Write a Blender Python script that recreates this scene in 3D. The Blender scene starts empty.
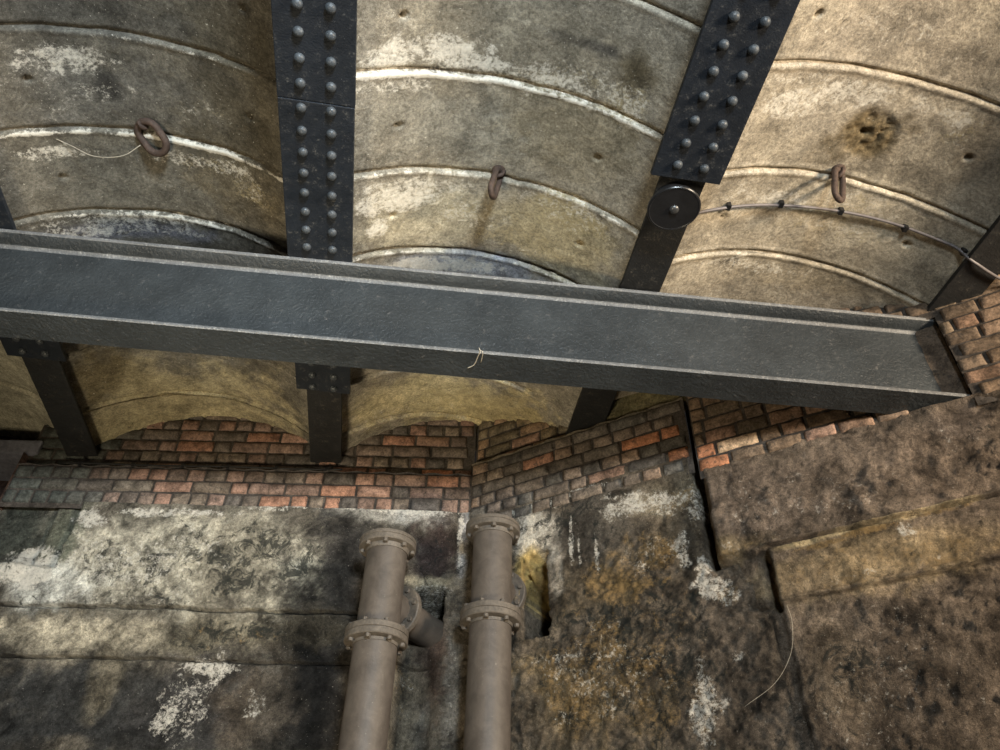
import bpy, bmesh, math, random
import numpy as np
from mathutils import Vector, Matrix
random.seed(7)
C = bpy.context.scene.collection
PI = math.pi
# world: camera eye at the origin, girder soffits 2.8 m above it, floor 1.6 m below; X across the bays, Y along the girders

# ------------------------------------------------------------------ noise
def _h(i, j, k):
    n = (i*374761393 + j*668265263 + k*2147483647) & 0xffffffff
    n = ((n ^ (n >> 13))*1274126177) & 0xffffffff
    n = ((n ^ (n >> 16))*2246822519) & 0xffffffff
    return ((n ^ (n >> 15)) & 0xffffff)/float(0xffffff)
def vnoise(p):
    i = np.floor(p).astype(np.int64); f = p-i; f = f*f*f*(f*(f*6-15)+10)
    r = 0
    for a in (0, 1):
        for b in (0, 1):
            for c in (0, 1):
                w = (f[:, 0] if a else 1-f[:, 0])*(f[:, 1] if b else 1-f[:, 1])*(f[:, 2] if c else 1-f[:, 2])
                r = r + w*_h(i[:, 0]+a, i[:, 1]+b, i[:, 2]+c)
    return r
def fbm(p, scale, octaves=4, rough=.5, seed=0):
    p = np.asarray(p, float)*scale + seed*17.31
    a, t, r = 1., 0., 0.
    for _ in range(octaves):
        r = r + a*vnoise(p); t += a; a *= rough; p = p*2.03+5.7
    return r/t
def sstep(a, b, x):
    t = np.clip((x-a)/(b-a), 0, 1); return t*t*(3-2*t)

# ------------------------------------------------------------------ linking and tagging
def tag(o, label, cat, group=None, kind=None):
    o['label'] = label; o['category'] = cat
    if group: o['group'] = group
    if kind: o['kind'] = kind
    return o
def empty(name, loc=(0, 0, 0)):
    o = bpy.data.objects.new(name, None); o.empty_display_size = .1; C.objects.link(o); o.location = loc; return o
def link(name, me, mat, parent=None, smooth=True):
    o = bpy.data.objects.new(name, me); C.objects.link(o)
    for m in (mat if isinstance(mat, (list, tuple)) else [mat]): me.materials.append(m)
    if smooth:
        me.polygons.foreach_set('use_smooth', [True]*len(me.polygons))
    if parent:
        o.parent = parent
        o.matrix_parent_inverse = Matrix.Translation(-Vector(parent.location)) if parent.location.length else Matrix()
    return o
def obj(name, bm, mat, parent=None, smooth=False, sharp=None):
    me = bpy.data.meshes.new(name); bmesh.ops.recalc_face_normals(bm, faces=bm.faces[:]); bm.to_mesh(me); bm.free()
    o = link(name, me, mat, parent, smooth)
    if sharp: me.set_sharp_from_angle(angle=math.radians(sharp))
    return o
def copy_tree(o, parent=None):
    c = o.copy(); C.objects.link(c)
    if parent: c.parent = parent
    for ch in list(o.children): copy_tree(ch, c)
    return c

# ------------------------------------------------------------------ shapes
def frame(d):
    d = Vector(d).normalized(); u = d.cross(Vector((0, 0, 1)))
    if u.length < 1e-4: u = Vector((1, 0, 0))
    u.normalize(); return u, d.cross(u)
def add_box(bm, a, b, bev=0):
    a, b = Vector(a), Vector(b)
    r = bmesh.ops.create_cube(bm, size=1); vs = r['verts']
    for v in vs: v.co = Vector([(a[i]+b[i])/2 + v.co[i]*(b[i]-a[i]) for i in range(3)])
    if bev:
        es = list({e for v in vs for e in v.link_edges}); bmesh.ops.bevel(bm, geom=es, offset=bev, segments=2, affect='EDGES', profile=.6)
def add_tube(bm, pts, r, n=10, closed=False, cap=True):
    pts = [Vector(p) for p in pts]; rings = []; N = len(pts)
    u = None
    for i, p in enumerate(pts):
        if closed: d = pts[(i+1) % N]-pts[i-1]
        else: d = pts[min(i+1, N-1)]-pts[max(i-1, 0)]
        d.normalize()
        if u is None: u = frame(d)[0]
        u = (u-d*u.dot(d)).normalized(); w = d.cross(u)
        rr = r[i] if isinstance(r, (list, tuple)) else r
        rings.append([bm.verts.new(p+(u*math.cos(2*PI*k/n)+w*math.sin(2*PI*k/n))*rr) for k in range(n)])
    for i in range(N if closed else N-1):
        A, B = rings[i], rings[(i+1) % N]
        for k in range(n): bm.faces.new((A[k], A[(k+1) % n], B[(k+1) % n], B[k]))
    if cap and not closed: bm.faces.new(rings[0][::-1]); bm.faces.new(rings[-1])
def add_lathe(bm, base, axis, prof, n=24):
    """prof: list of (radius, height) along axis"""
    base = Vector(base); axis = Vector(axis).normalized(); u, w = frame(axis); rings = []
    for r, h in prof:
        c = base+axis*h
        if r < 1e-6: rings.append([bm.verts.new(c)])
        else: rings.append([bm.verts.new(c+(u*math.cos(2*PI*k/n)+w*math.sin(2*PI*k/n))*r) for k in range(n)])
    for A, B in zip(rings, rings[1:]):
        for k in range(n):
            a = [A[k % len(A)], A[(k+1) % len(A)], B[(k+1) % len(B)], B[k % len(B)]]
            a = list(dict.fromkeys(a))
            if len(a) > 2: bm.faces.new(a)
def grid_mesh(name, P, closed_u=False):
    """P: (nv, nu, 3)"""
    nv, nu, _ = P.shape
    me = bpy.data.meshes.new(name); idx = np.arange(nv*nu).reshape(nv, nu)
    q = np.stack([idx[:-1, :-1], idx[:-1, 1:], idx[1:, 1:], idx[1:, :-1]], -1).reshape(-1, 4)
    me.from_pydata(P.reshape(-1, 3).tolist(), [], q.tolist()); return me
def set_col(me, name, rgba):
    a = me.color_attributes.new(name, 'FLOAT_COLOR', 'POINT')
    rgba = np.asarray(rgba, np.float32)
    if rgba.shape[1] == 3: rgba = np.concatenate([rgba, np.ones((len(rgba), 1), np.float32)], 1)
    a.data.foreach_set('color', rgba.ravel())

# ------------------------------------------------------------------ materials
def newmat(name):
    m = bpy.data.materials.new(name); m.use_nodes = True; nt = m.node_tree; nt.nodes.clear()
    out = nt.nodes.new('ShaderNodeOutputMaterial'); b = nt.nodes.new('ShaderNodeBsdfPrincipled'); nt.links.new(b.outputs[0], out.inputs[0])
    return m, nt, b
def N(nt, t, **k):
    n = nt.nodes.new('ShaderNode'+t)
    for a, v in k.items():
        if a.startswith('_'): setattr(n, a[1:], v)
        else: n.inputs[a.replace('__', ' ')].default_value = v
    return n
def L(nt, a, b): nt.links.new(a, b)
def noise(nt, co, scale, detail=6, rough=.6, dist=0.):
    n = N(nt, 'TexNoise', Scale=scale, Detail=detail, Roughness=rough, Distortion=dist); L(nt, co, n.inputs['Vector']); return n.outputs['Fac']
def math_(nt, op, a, b=None, c=None, clamp=False):
    n = N(nt, 'Math', _operation=op); n.use_clamp = clamp
    for i, v in enumerate((a, b, c)):
        if v is None: continue
        if isinstance(v, (int, float)): n.inputs[i].default_value = v
        else: L(nt, v, n.inputs[i])
    return n.outputs[0]
def mix(nt, f, a, b, mode='MIX'):
    n = N(nt, 'Mix', _data_type='RGBA', _blend_type=mode)
    for i, v in ((0, f), (6, a), (7, b)):
        if isinstance(v, (int, float)): n.inputs[i].default_value = v
        elif isinstance(v, tuple): n.inputs[i].default_value = (*v, 1)
        else: L(nt, v, n.inputs[i])
    return n.outputs[2]
def maprange(nt, v, a, b, c, d):
    n = N(nt, 'MapRange'); L(nt, v, n.inputs[0])
    for i, x in enumerate((a, b, c, d)): n.inputs[i+1].default_value = x
    return n.outputs[0]
def bump(nt, b, h, strength, dist=.01):
    n = N(nt, 'Bump', Strength=strength, Distance=dist); L(nt, h, n.inputs['Height']); L(nt, n.outputs[0], b.inputs['Normal'])

def crust_material(name, white, ochre, soot, fine=55., bump_s=.6, rough=.85, lo=(.6, 1.4), crack=.6, specks=.6):
    """grimy mineral surface: base tone and three stain densities come from surface attributes, broken up by noise"""
    m, nt, b = newmat(name)
    co = N(nt, 'NewGeometry').outputs['Position']
    tint = N(nt, 'Attribute', _attribute_name='tint').outputs['Color']
    mk = N(nt, 'SeparateColor'); L(nt, N(nt, 'Attribute', _attribute_name='stain').outputs['Color'], mk.inputs[0])
    def wide(v, k=2.2): return math_(nt, 'ADD', math_(nt, 'MULTIPLY', math_(nt, 'SUBTRACT', v, .5), k), .5)
    n1 = noise(nt, co, 6, 8, .68, .5); n2 = noise(nt, co, fine, 8, .75); n3 = noise(nt, co, 17, 8, .74, .8); n4 = noise(nt, co, 240, 3, .7)
    f = math_(nt, 'MULTIPLY', maprange(nt, n1, .36, .64, *lo), maprange(nt, n2, .38, .62, .68, 1.34))
    f = math_(nt, 'MULTIPLY', f, maprange(nt, n4, .32, .68, .76, 1.26))
    f = math_(nt, 'MULTIPLY', f, maprange(nt, n3, .36, .64, .74, 1.28))
    g = N(nt, 'CombineColor')
    for i in range(3): L(nt, f, g.inputs[i])
    col = mix(nt, 1., tint, g.outputs[0], 'MULTIPLY')
    # small pale specks
    sp = noise(nt, co, 105, 2, .5); spf = maprange(nt, sp, .70, .76, 0, specks); col = mix(nt, spf, col, white)
    def layer(col, dens, c, nz, sharp=7., amt=.85):
        v = math_(nt, 'SUBTRACT', math_(nt, 'ADD', wide(nz), dens), .86)
        v = math_(nt, 'MULTIPLY', v, sharp, clamp=True)
        return mix(nt, math_(nt, 'MULTIPLY', v, amt), col, c)
    nA = math_(nt, 'ADD', math_(nt, 'MULTIPLY', n3, .45), math_(nt, 'MULTIPLY', noise(nt, co, 62, 8, .78, .4), .55))
    nB = math_(nt, 'ADD', math_(nt, 'MULTIPLY', noise(nt, co, 13, 8, .7, .5), .5), math_(nt, 'MULTIPLY', n2, .5))
    nC = noise(nt, co, 9, 8, .76, 1.2)
    wv = mix(nt, maprange(nt, n2, .35, .65, 0, 1), tuple(c*.72 for c in white), white)
    ov = mix(nt, maprange(nt, n2, .35, .65, 0, 1), tuple(c*.5 for c in ochre), ochre)
    col = layer(col, mk.outputs[2], soot, nC, 6.)
    col = layer(col, mk.outputs[1], ov, nB, 3.)
    col = layer(col, mk.outputs[0], wv, nA, 4.5)
    # hairline cracks
    cr = N(nt, 'TexVoronoi', _feature='DISTANCE_TO_EDGE', Scale=3.2)
    wp = N(nt, 'TexNoise', Scale=7., Detail=6, Roughness=.7); L(nt, co, wp.inputs['Vector'])
    mv = N(nt, 'VectorMath', _operation='MULTIPLY_ADD'); L(nt, wp.outputs['Color'], mv.inputs[0]); mv.inputs[1].default_value = (.35, .35, .35); L(nt, co, mv.inputs[2]); L(nt, mv.outputs[0], cr.inputs['Vector'])
    ck = math_(nt, 'MULTIPLY', maprange(nt, cr.outputs['Distance'], .0, .012, 1, 0), maprange(nt, n1, .48, .58, 0, crack))
    col = mix(nt, ck, col, soot)
    L(nt, col, b.inputs['Base Color'])
    b.inputs['Roughness'].default_value = rough; b.inputs['Specular IOR Level'].default_value = .12
    h = math_(nt, 'ADD', math_(nt, 'ADD', math_(nt, 'MULTIPLY', n2, .6), math_(nt, 'MULTIPLY', n3, .8)), math_(nt, 'MULTIPLY', n4, .15))
    bump(nt, b, h, bump_s, .012)
    return m

def iron_material(name, base, dusty, grain=140., rough=.5, bump_s=.35, dust=.62):
    m, nt, b = newmat(name)
    co = N(nt, 'NewGeometry').outputs['Position']
    n1 = noise(nt, co, 5, 6, .6, .3); n2 = noise(nt, co, grain, 4, .6); n3 = noise(nt, co, 260, 2, .6); n4 = noise(nt, co, 28, 6, .7)
    dark = tuple(c*.6 for c in base)
    col = mix(nt, maprange(nt, n1, .3, .7, 0, 1), dark, base)
    d = math_(nt, 'MULTIPLY', maprange(nt, n4, dust-.08, dust+.12, 0, 1), maprange(nt, n2, .45, .7, 0, .8))
    col = mix(nt, d, col, dusty)
    col = mix(nt, maprange(nt, n3, .72, .8, 0, .6), col, tuple(min(1, c*2.2) for c in dusty))
    L(nt, col, b.inputs['Base Color'])
    L(nt, maprange(nt, n4, .3, .7, rough-.1, rough+.2), b.inputs['Roughness'])
    b.inputs['Specular IOR Level'].default_value = .35
    bump(nt, b, math_(nt, 'ADD', n2, math_(nt, 'MULTIPLY', n4, .6)), bump_s, .006)
    return m

def brick_material():
    m, nt, b = newmat('old brick')
    co = N(nt, 'NewGeometry').outputs['Position']
    tint = N(nt, 'Attribute', _attribute_name='tint').outputs['Color']
    n1 = noise(nt, co, 14, 8, .7, .5); n2 = noise(nt, co, 90, 6, .7); n3 = noise(nt, co, 30, 6, .7, .6)
    f = math_(nt, 'MULTIPLY', maprange(nt, n1, .36, .64, .5, 1.5), maprange(nt, n2, .38, .62, .7, 1.3))
    g = N(nt, 'CombineColor')
    for i in range(3): L(nt, f, g.inputs[i])
    col = mix(nt, 1., tint, g.outputs[0], 'MULTIPLY')
    col = mix(nt, maprange(nt, n3, .54, .66, 0, .8), col, (.05, .043, .037))
    n5 = noise(nt, co, 22, 8, .75, .9)
    col = mix(nt, maprange(nt, n5, .66, .72, 0, .5), col, (.42, .38, .32))
    L(nt, col, b.inputs['Base Color']); b.inputs['Roughness'].default_value = .85; b.inputs['Specular IOR Level'].default_value = .15
    bump(nt, b, math_(nt, 'ADD', n2, n3), .55, .008)
    return m

def plain(name, col, rough=.6, grain=60., var=.35, bump_s=.3, metallic=0.):
    m, nt, b = newmat(name)
    co = N(nt, 'NewGeometry').outputs['Position']
    n1 = noise(nt, co, grain, 6, .65); n2 = noise(nt, co, grain/6, 5, .6, .5)
    f = math_(nt, 'MULTIPLY', maprange(nt, n1, .3, .7, 1-var, 1+var), maprange(nt, n2, .3, .7, 1-var, 1+var))
    g = N(nt, 'CombineColor')
    for i in range(3): L(nt, f, g.inputs[i])
    L(nt, mix(nt, 1., col, g.outputs[0], 'MULTIPLY'), b.inputs['Base Color'])
    b.inputs['Roughness'].default_value = rough; b.inputs['Metallic'].default_value = metallic
    bump(nt, b, n1, bump_s, .005)
    return m

def pipe_material():
    m, nt, b = newmat('grey brown pipe paint')
    co = N(nt, 'NewGeometry').outputs['Position']
    mp = N(nt, 'Mapping'); mp.inputs['Scale'].default_value = (26, 26, 2.2); L(nt, co, mp.inputs[0])
    st = N(nt, 'TexNoise', Scale=1., Detail=5, Roughness=.6); L(nt, mp.outputs[0], st.inputs['Vector'])
    n2 = noise(nt, co, 60, 6, .7); n3 = noise(nt, co, 11, 6, .7, .5)
    col = mix(nt, maprange(nt, n3, .35, .65, 0, 1), (.058, .047, .038), (.098, .080, .065))
    col = mix(nt, maprange(nt, st.outputs['Fac'], .6, .75, 0, .75), col, (.07, .055, .045))
    col = mix(nt, maprange(nt, n2, .64, .74, 0, .5), col, (.33, .29, .24))
    L(nt, col, b.inputs['Base Color']); b.inputs['Roughness'].default_value = .55
    bump(nt, b, math_(nt, 'ADD', n2, st.outputs['Fac']), .25, .005)
    return m

M_WALL = crust_material('grimy render', (.74, .69, .60), (.27, .175, .075), (.018, .02, .018), 60, 1.3, .85, (.32, 1.6), .8, .25)
M_VAULT = crust_material('board cast concrete', (.80, .75, .65), (.46, .38, .22), (.07, .06, .045), 75, .5, .85, (.68, 1.32), .25)
M_BRICK = brick_material()
M_IRON = iron_material('dark blue grey girder paint', (.014, .018, .025), (.20, .19, .17), 120, .5, .3)
M_IRON2 = iron_material('sooty girder paint', (.018, .018, .018), (.15, .13, .10), 90, .6, .4)
M_RIVET = iron_material('rivet paint', (.06, .068, .076), (.25, .25, .25), 160, .38, .2)
M_BEAM = iron_material('blue grey beam paint', (.038, .043, .046), (.24, .22, .20), 62, .36, 1., .66)
M_EDGE = iron_material('beam edge highlight', (.14, .14, .14), (.36, .35, .33), 110, .5, .4, .5)  # highlights on the flange toes and top fillet, put into a paler colour
M_PIPE = pipe_material()
M_FLANGE = plain('dusty pipe flange paint', (.092, .076, .060), .65, 70, .3, .4)
M_RUST = plain('rusty iron', (.062, .038, .027), .75, 90, .45, .6)
M_BLACK = plain('black plastic', (.012, .012, .013), .32, 120, .2, .05)
M_CABLE = plain('grey cable sheath', (.13, .115, .115), .5, 60, .2, .1)
M_WEB = plain('dusty cobweb', (.42, .37, .29), .9, 60, .2, .1)
M_FLOOR = plain('dark paving', (.045, .04, .036), .85, 30, .3, .4)

# ------------------------------------------------------------------ surface data (places on the walls and vaults)
WALL_TINT=[(2.079, 1.141, 0.729, 0.138, (0.028, 0.028, 0.027), 0.9), (1.685, 1.398, 0.456, 0.1, (0.03, 0.03, 0.029), 0.9), (2.958, 1.429, 0.184, 0.354, (0.012, 0.011, 0.01), 1.0), (2.649, 1.915, 0.166, 0.177, (0.1, 0.09, 0.07), 0.7), (1.988, 2.08, 0.734, 0.279, (0.396, 0.363, 0.286), 0.95), (1.484, 1.914, 0.247, 0.13, (0.528, 0.517, 0.462), 0.9), (2.384, 2.091, 0.226, 0.249, (0.2, 0.175, 0.13), 0.6), (3.064, 1.926, 0.304, 0.473, (0.022, 0.02, 0.018), 0.97), (1.091, 2.248, 0.184, 0.293, (0.045, 0.05, 0.042), 0.95), (1.375, 2.223, 0.115, 0.207, (0.13, 0.135, 0.1), 0.9), (1.02, 2.485, 0.179, 0.097, (0.05, 0.055, 0.045), 0.8), (1.647, 1.633, 0.395, 0.092, (0.44, 0.385, 0.286), 0.9), (2.328, 1.667, 0.318, 0.098, (0.16, 0.14, 0.1), 0.8), (2.863, 1.664, 0.239, 0.12, (0.06, 0.05, 0.035), 0.9), (2.169, 1.663, 0.074, 0.055, (0.05, 0.045, 0.035), 0.7), (1.752, 1.228, 0.492, 0.198, (0.028, 0.028, 0.027), 0.97), (1.888, 1.403, 0.071, 0.15, (0.2, 0.17, 0.12), 0.6), (1.83, 1.09, 0.12, 0.045, (0.2, 0.17, 0.13), 0.6), (2.373, 1.315, 0.301, 0.219, (0.035, 0.033, 0.032), 0.9), (2.699, 1.323, 0.201, 0.22, (0.075, 0.06, 0.045), 0.9), (3.01, 1.281, 0.2, 0.289, (0.013, 0.012, 0.011), 0.97), (2.988, 2.235, 0.174, 0.227, (0.03, 0.028, 0.026), 0.8), (3.319, 2.411, 0.327, 0.055, (0.36, 0.34, 0.3), 0.8), (3.536, 2.23, 0.151, 0.207, (0.04, 0.028, 0.024), 1.0), (3.531, 1.986, 0.168, 0.036, (0.36, 0.3, 0.2), 0.7), (3.512, 1.879, 0.11, 0.035, (0.24, 0.2, 0.14), 0.6), (3.569, 1.495, 0.114, 0.258, (0.055, 0.035, 0.026), 0.9), (3.692, 1.346, 0.035, 0.246, (0.17, 0.155, 0.135), 0.6), (3.707, 2.287, 0.029, 0.197, (0.34, 0.33, 0.33), 0.7), (3.455, 1.341, 0.091, 0.294, (0.16, 0.13, 0.09), 0.7), (4.173, 2.171, 0.113, 0.162, (0.5, 0.45, 0.37), 0.95), (4.294, 2.048, 0.048, 0.207, (0.4, 0.36, 0.3), 0.7), (4.531, 2.076, 0.239, 0.222, (0.058, 0.05, 0.041), 0.95), (4.8, 2.211, 0.164, 0.083, (0.203, 0.172, 0.133), 0.6), (4.937, 2.201, 0.132, 0.105, (0.234, 0.195, 0.133), 0.6), (4.534, 1.711, 0.321, 0.233, (0.101, 0.078, 0.051), 0.9), (4.452, 1.285, 0.405, 0.271, (0.125, 0.094, 0.055), 0.9), (4.122, 1.972, 0.08, 0.117, (0.5, 0.36, 0.13), 0.95), (4.942, 1.829, 0.148, 0.311, (0.094, 0.074, 0.051), 0.9), (4.414, 1.53, 0.16, 0.124, (0.07, 0.058, 0.047), 0.8), (4.818, 1.454, 0.238, 0.277, (0.078, 0.062, 0.047), 0.8), (5.015, 1.811, 0.039, 0.358, (0.023, 0.02, 0.016), 0.8), (5.164, 1.3, 0.254, 0.378, (0.082, 0.066, 0.051), 0.9), (5.109, 1.635, 0.114, 0.119, (0.125, 0.101, 0.078), 0.7)]
WALLC_TINT=[(-0.115, 1.775, 0.038, 0.351, (0.023, 0.02, 0.016), 0.8), (0.031, 1.275, 0.249, 0.371, (0.082, 0.066, 0.051), 0.9), (-0.023, 1.604, 0.112, 0.117, (0.125, 0.101, 0.078), 0.7), (0.68, 1.585, 0.407, 0.112, (0.265, 0.195, 0.113), 0.95), (0.388, 1.56, 0.12, 0.097, (0.156, 0.117, 0.074), 0.8), (0.261, 1.997, 0.268, 0.208, (0.133, 0.101, 0.078), 0.7), (0.719, 2.024, 0.398, 0.25, (0.164, 0.125, 0.094), 0.8), (1.058, 1.917, 0.213, 0.186, (0.156, 0.117, 0.086), 0.8), (0.082, 1.805, 0.136, 0.06, (0.187, 0.14, 0.078), 0.7), (0.387, 1.738, 0.124, 0.014, (0.343, 0.265, 0.148), 0.9), (0.603, 1.747, 0.14, 0.014, (0.374, 0.289, 0.164), 0.9), (0.809, 1.755, 0.133, 0.014, (0.359, 0.273, 0.156), 0.9), (1.007, 1.763, 0.126, 0.013, (0.312, 0.242, 0.14), 0.9), (0.602, 1.064, 0.372, 0.248, (0.09, 0.069, 0.051), 0.8), (0.375, 1.176, 0.111, 0.191, (0.148, 0.113, 0.078), 0.7), (1.174, 2.146, 0.143, 0.099, (0.078, 0.062, 0.051), 0.8), (0.95, 2.227, 0.116, 0.063, (0.047, 0.039, 0.031), 0.7)]  # thin pale stripe along the ledge bead paints its lit edge
WALL_MASK=[(1.735, 1.833, 0.489, 0.057, (0.3, 0.1, 0.3), 1), (3.578, 2.123, 0.143, 0.251, (0.2, 0.2, 0.3), 1), (2.32, 1.289, 0.17, 0.212, (0.4, 0, 0), 1), (2.46, 1.468, 0.041, 0.102, (0.5, 0, 0), 1), (2.253, 1.216, 0.069, 0.094, (0.5, 0, 0), 1), (2.674, 1.322, 0.07, 0.078, (0.36, 0.1, 0), 1), (2.376, 1.492, 0.155, 0.041, (0.55, 0, 0), 1), (1.5, 2.326, 0.117, 0.067, (0.55, 0, 0), 1), (1.282, 2.0, 0.178, 0.169, (0.62, 0, 0), 1), (1.956, 2.38, 0.354, 0.034, (0.5, 0.05, 0), 1), (2.541, 2.424, 0.238, 0.034, (0.4, 0.05, 0), 1), (2.894, 2.454, 0.418, 0.035, (0.5, 0, 0), 1), (1.875, 2.077, 0.677, 0.235, (0.36, 0.12, 0.36), 1), (2.497, 2.094, 0.34, 0.218, (0.2, 0.1, 0.45), 1), (1.583, 1.659, 0.317, 0.087, (0.2, 0.2, 0.2), 1), (2.438, 1.653, 0.371, 0.087, (0.12, 0.3, 0.4), 1), (3.407, 2.427, 0.268, 0.034, (0.5, 0, 0), 1), (3.69, 2.287, 0.023, 0.171, (0.5, 0, 0), 1), (3.535, 1.938, 0.167, 0.059, (0.4, 0.3, 0.2), 1), (3.69, 1.396, 0.026, 0.25, (0.3, 0, 0.1), 1), (3.424, 1.39, 0.076, 0.249, (0.25, 0.3, 0), 1), (4.526, 1.609, 0.474, 0.301, (0.1, 0.3, 0.42), 1), (4.33, 2.223, 0.365, 0.249, (0.1, 0.1, 0.36), 1), (4.759, 1.371, 0.286, 0.361, (0.15, 0.3, 0.42), 1), (4.334, 2.349, 0.372, 0.039, (0.4, 0.2, 0), 1), (4.174, 2.203, 0.126, 0.157, (0.4, 0.1, 0), 1), (4.395, 2.052, 0.018, 0.164, (0.5, 0, 0), 1), (4.441, 2.023, 0.012, 0.139, (0.45, 0, 0), 1), (4.537, 1.998, 0.017, 0.148, (0.5, 0, 0), 1), (4.8, 2.211, 0.191, 0.083, (0.5, 0.2, 0), 1), (4.949, 2.167, 0.131, 0.092, (0.4, 0.4, 0), 1), (4.62, 1.772, 0.185, 0.184, (0.15, 0.6, 0.2), 1), (4.816, 1.86, 0.154, 0.159, (0.3, 0.55, 0.2), 1), (4.452, 1.285, 0.38, 0.271, (0.3, 0.5, 0.35), 1), (4.122, 1.961, 0.08, 0.117, (0.2, 0.55, 0.2), 1), (4.302, 1.451, 0.162, 0.049, (0.35, 0.3, 0), 1), (4.977, 1.901, 0.05, 0.132, (0.5, 0.3, 0), 1), (4.992, 1.117, 0.064, 0.152, (0.52, 0.45, 0), 1), (5.097, 1.648, 0.101, 0.077, (0.5, 0.35, 0), 1), (5.164, 1.598, 0.063, 0.065, (0.45, 0.5, 0), 1), (5.067, 1.126, 0.067, 0.04, (0.4, 0.3, 0), 1), (5.063, 2.133, 0.061, 0.169, (0.4, 0.3, 0), 1), (5.168, 1.321, 0.043, 0.03, (0.45, 0.4, 0), 1), (5.079, 1.743, 0.038, 0.099, (0.5, 0.1, 0), 1), (4.775, 1.106, 0.135, 0.123, (0.1, 0.4, 0.3), 1)]
WALLC_MASK=[(0.499, 1.079, 0.49, 0.253, (0.24, 0.1, 0.22), 1), (0.435, 1.947, 0.424, 0.201, (0.25, 0.1, 0.22), 1), (0.81, 1.692, 0.044, 0.053, (0.45, 0.2, 0), 1), (0.587, 1.538, 0.15, 0.034, (0.3, 0.35, 0), 1), (0.466, 1.708, 0.161, 0.018, (0.2, 0.6, 0), 1), (0.72, 1.726, 0.15, 0.018, (0.2, 0.7, 0), 1), (0.963, 1.747, 0.106, 0.018, (0.2, 0.6, 0), 1), (-0.137, 1.095, 0.063, 0.149, (0.52, 0.45, 0), 1), (-0.035, 1.616, 0.099, 0.075, (0.5, 0.35, 0), 1), (0.031, 1.568, 0.061, 0.064, (0.45, 0.5, 0), 1), (-0.064, 1.104, 0.066, 0.039, (0.4, 0.3, 0), 1), (0.035, 1.296, 0.042, 0.029, (0.45, 0.4, 0), 1), (-0.052, 1.709, 0.037, 0.097, (0.5, 0.1, 0), 1), (0.677, 1.576, 0.406, 0.103, (0.12, 0.4, 0.1), 1), (0.859, 1.542, 0.087, 0.05, (0.2, 0.5, 0), 1), (0.08, 1.79, 0.113, 0.04, (0.3, 0.5, 0), 1), (0.6, 1.9, 0.362, 0.087, (0.25, 0.15, 0.25), 1), (1.149, 2.072, 0.178, 0.097, (0.25, 0.15, 0.3), 1), (0.438, 1.127, 0.431, 0.223, (0.2, 0.15, 0.3), 1), (0.68, 1.324, 0.14, 0.117, (0.25, 0.15, 0.2), 1)]  # narrow ochre run on the ledge bead brightens it as a lit edge
VAULT_TINT={0: [], 1: [(-1.509, 1.989, 0.351, 0.167, (0.14, 0.132, 0.116), 0.8), (-0.958, 2.033, 0.243, 0.206, (0.111, 0.097, 0.07), 0.8), (-1.465, 1.963, 0.051, 0.067, (0.057, 0.054, 0.049), 0.9), (-1.52, 2.458, 0.471, 0.162, (0.146, 0.138, 0.117), 0.8), (-0.949, 2.407, 0.21, 0.183, (0.143, 0.121, 0.083), 0.8), (-1.529, 2.749, 0.41, 0.057, (0.151, 0.151, 0.173), 0.9), (-1.444, 1.676, 0.455, 0.084, (0.093, 0.088, 0.077), 0.8), (-0.915, 1.653, 0.179, 0.176, (0.078, 0.067, 0.045), 0.6), (-1.494, 4.15, 0.582, 0.346, (0.37, 0.32, 0.2), 0.9), (-1.419, 4.501, 0.699, 0.251, (0.42, 0.36, 0.22), 0.9), (-1.858, 3.795, 0.129, 0.165, (0.17, 0.135, 0.07), 0.6)], 2: [(0.253, 1.474, 0.523, 0.246, (0.24, 0.214, 0.163), 0.7), (0.014, 1.914, 0.396, 0.201, (0.224, 0.21, 0.173), 0.8), (0.538, 1.819, 0.291, 0.188, (0.211, 0.182, 0.127), 0.8), (-0.034, 2.385, 0.337, 0.186, (0.389, 0.345, 0.25), 0.8), (0.613, 2.382, 0.273, 0.173, (0.367, 0.308, 0.19), 0.8), (0.199, 2.681, 0.362, 0.068, (0.307, 0.315, 0.344), 0.9), (0.573, 1.427, 0.128, 0.028, (0.09, 0.082, 0.071), 0.9), (0.743, 1.463, 0.07, 0.092, (0.086, 0.068, 0.039), 0.85), (0.408, 1.422, 0.078, 0.024, (0.107, 0.096, 0.078), 0.7), (-0.057, 1.632, 0.057, 0.018, (0.109, 0.101, 0.094), 0.9), (0.091, 3.845, 0.565, 0.224, (0.5, 0.43, 0.26), 0.9), (0.553, 3.933, 0.483, 0.216, (0.46, 0.38, 0.2), 0.9)], 3: [(1.648, 1.207, 0.41, 0.153, (0.329, 0.284, 0.223), 0.7), (1.681, 1.509, 0.304, 0.111, (0.386, 0.34, 0.272), 0.7), (1.809, 1.611, 0.143, 0.135, (0.143, 0.113, 0.071), 1.0), (1.841, 2.011, 0.488, 0.159, (0.476, 0.415, 0.316), 0.85), (1.879, 2.417, 0.433, 0.087, (0.245, 0.207, 0.15), 0.9), (2.263, 1.546, 0.094, 0.16, (0.272, 0.227, 0.166), 0.7)]}
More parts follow.
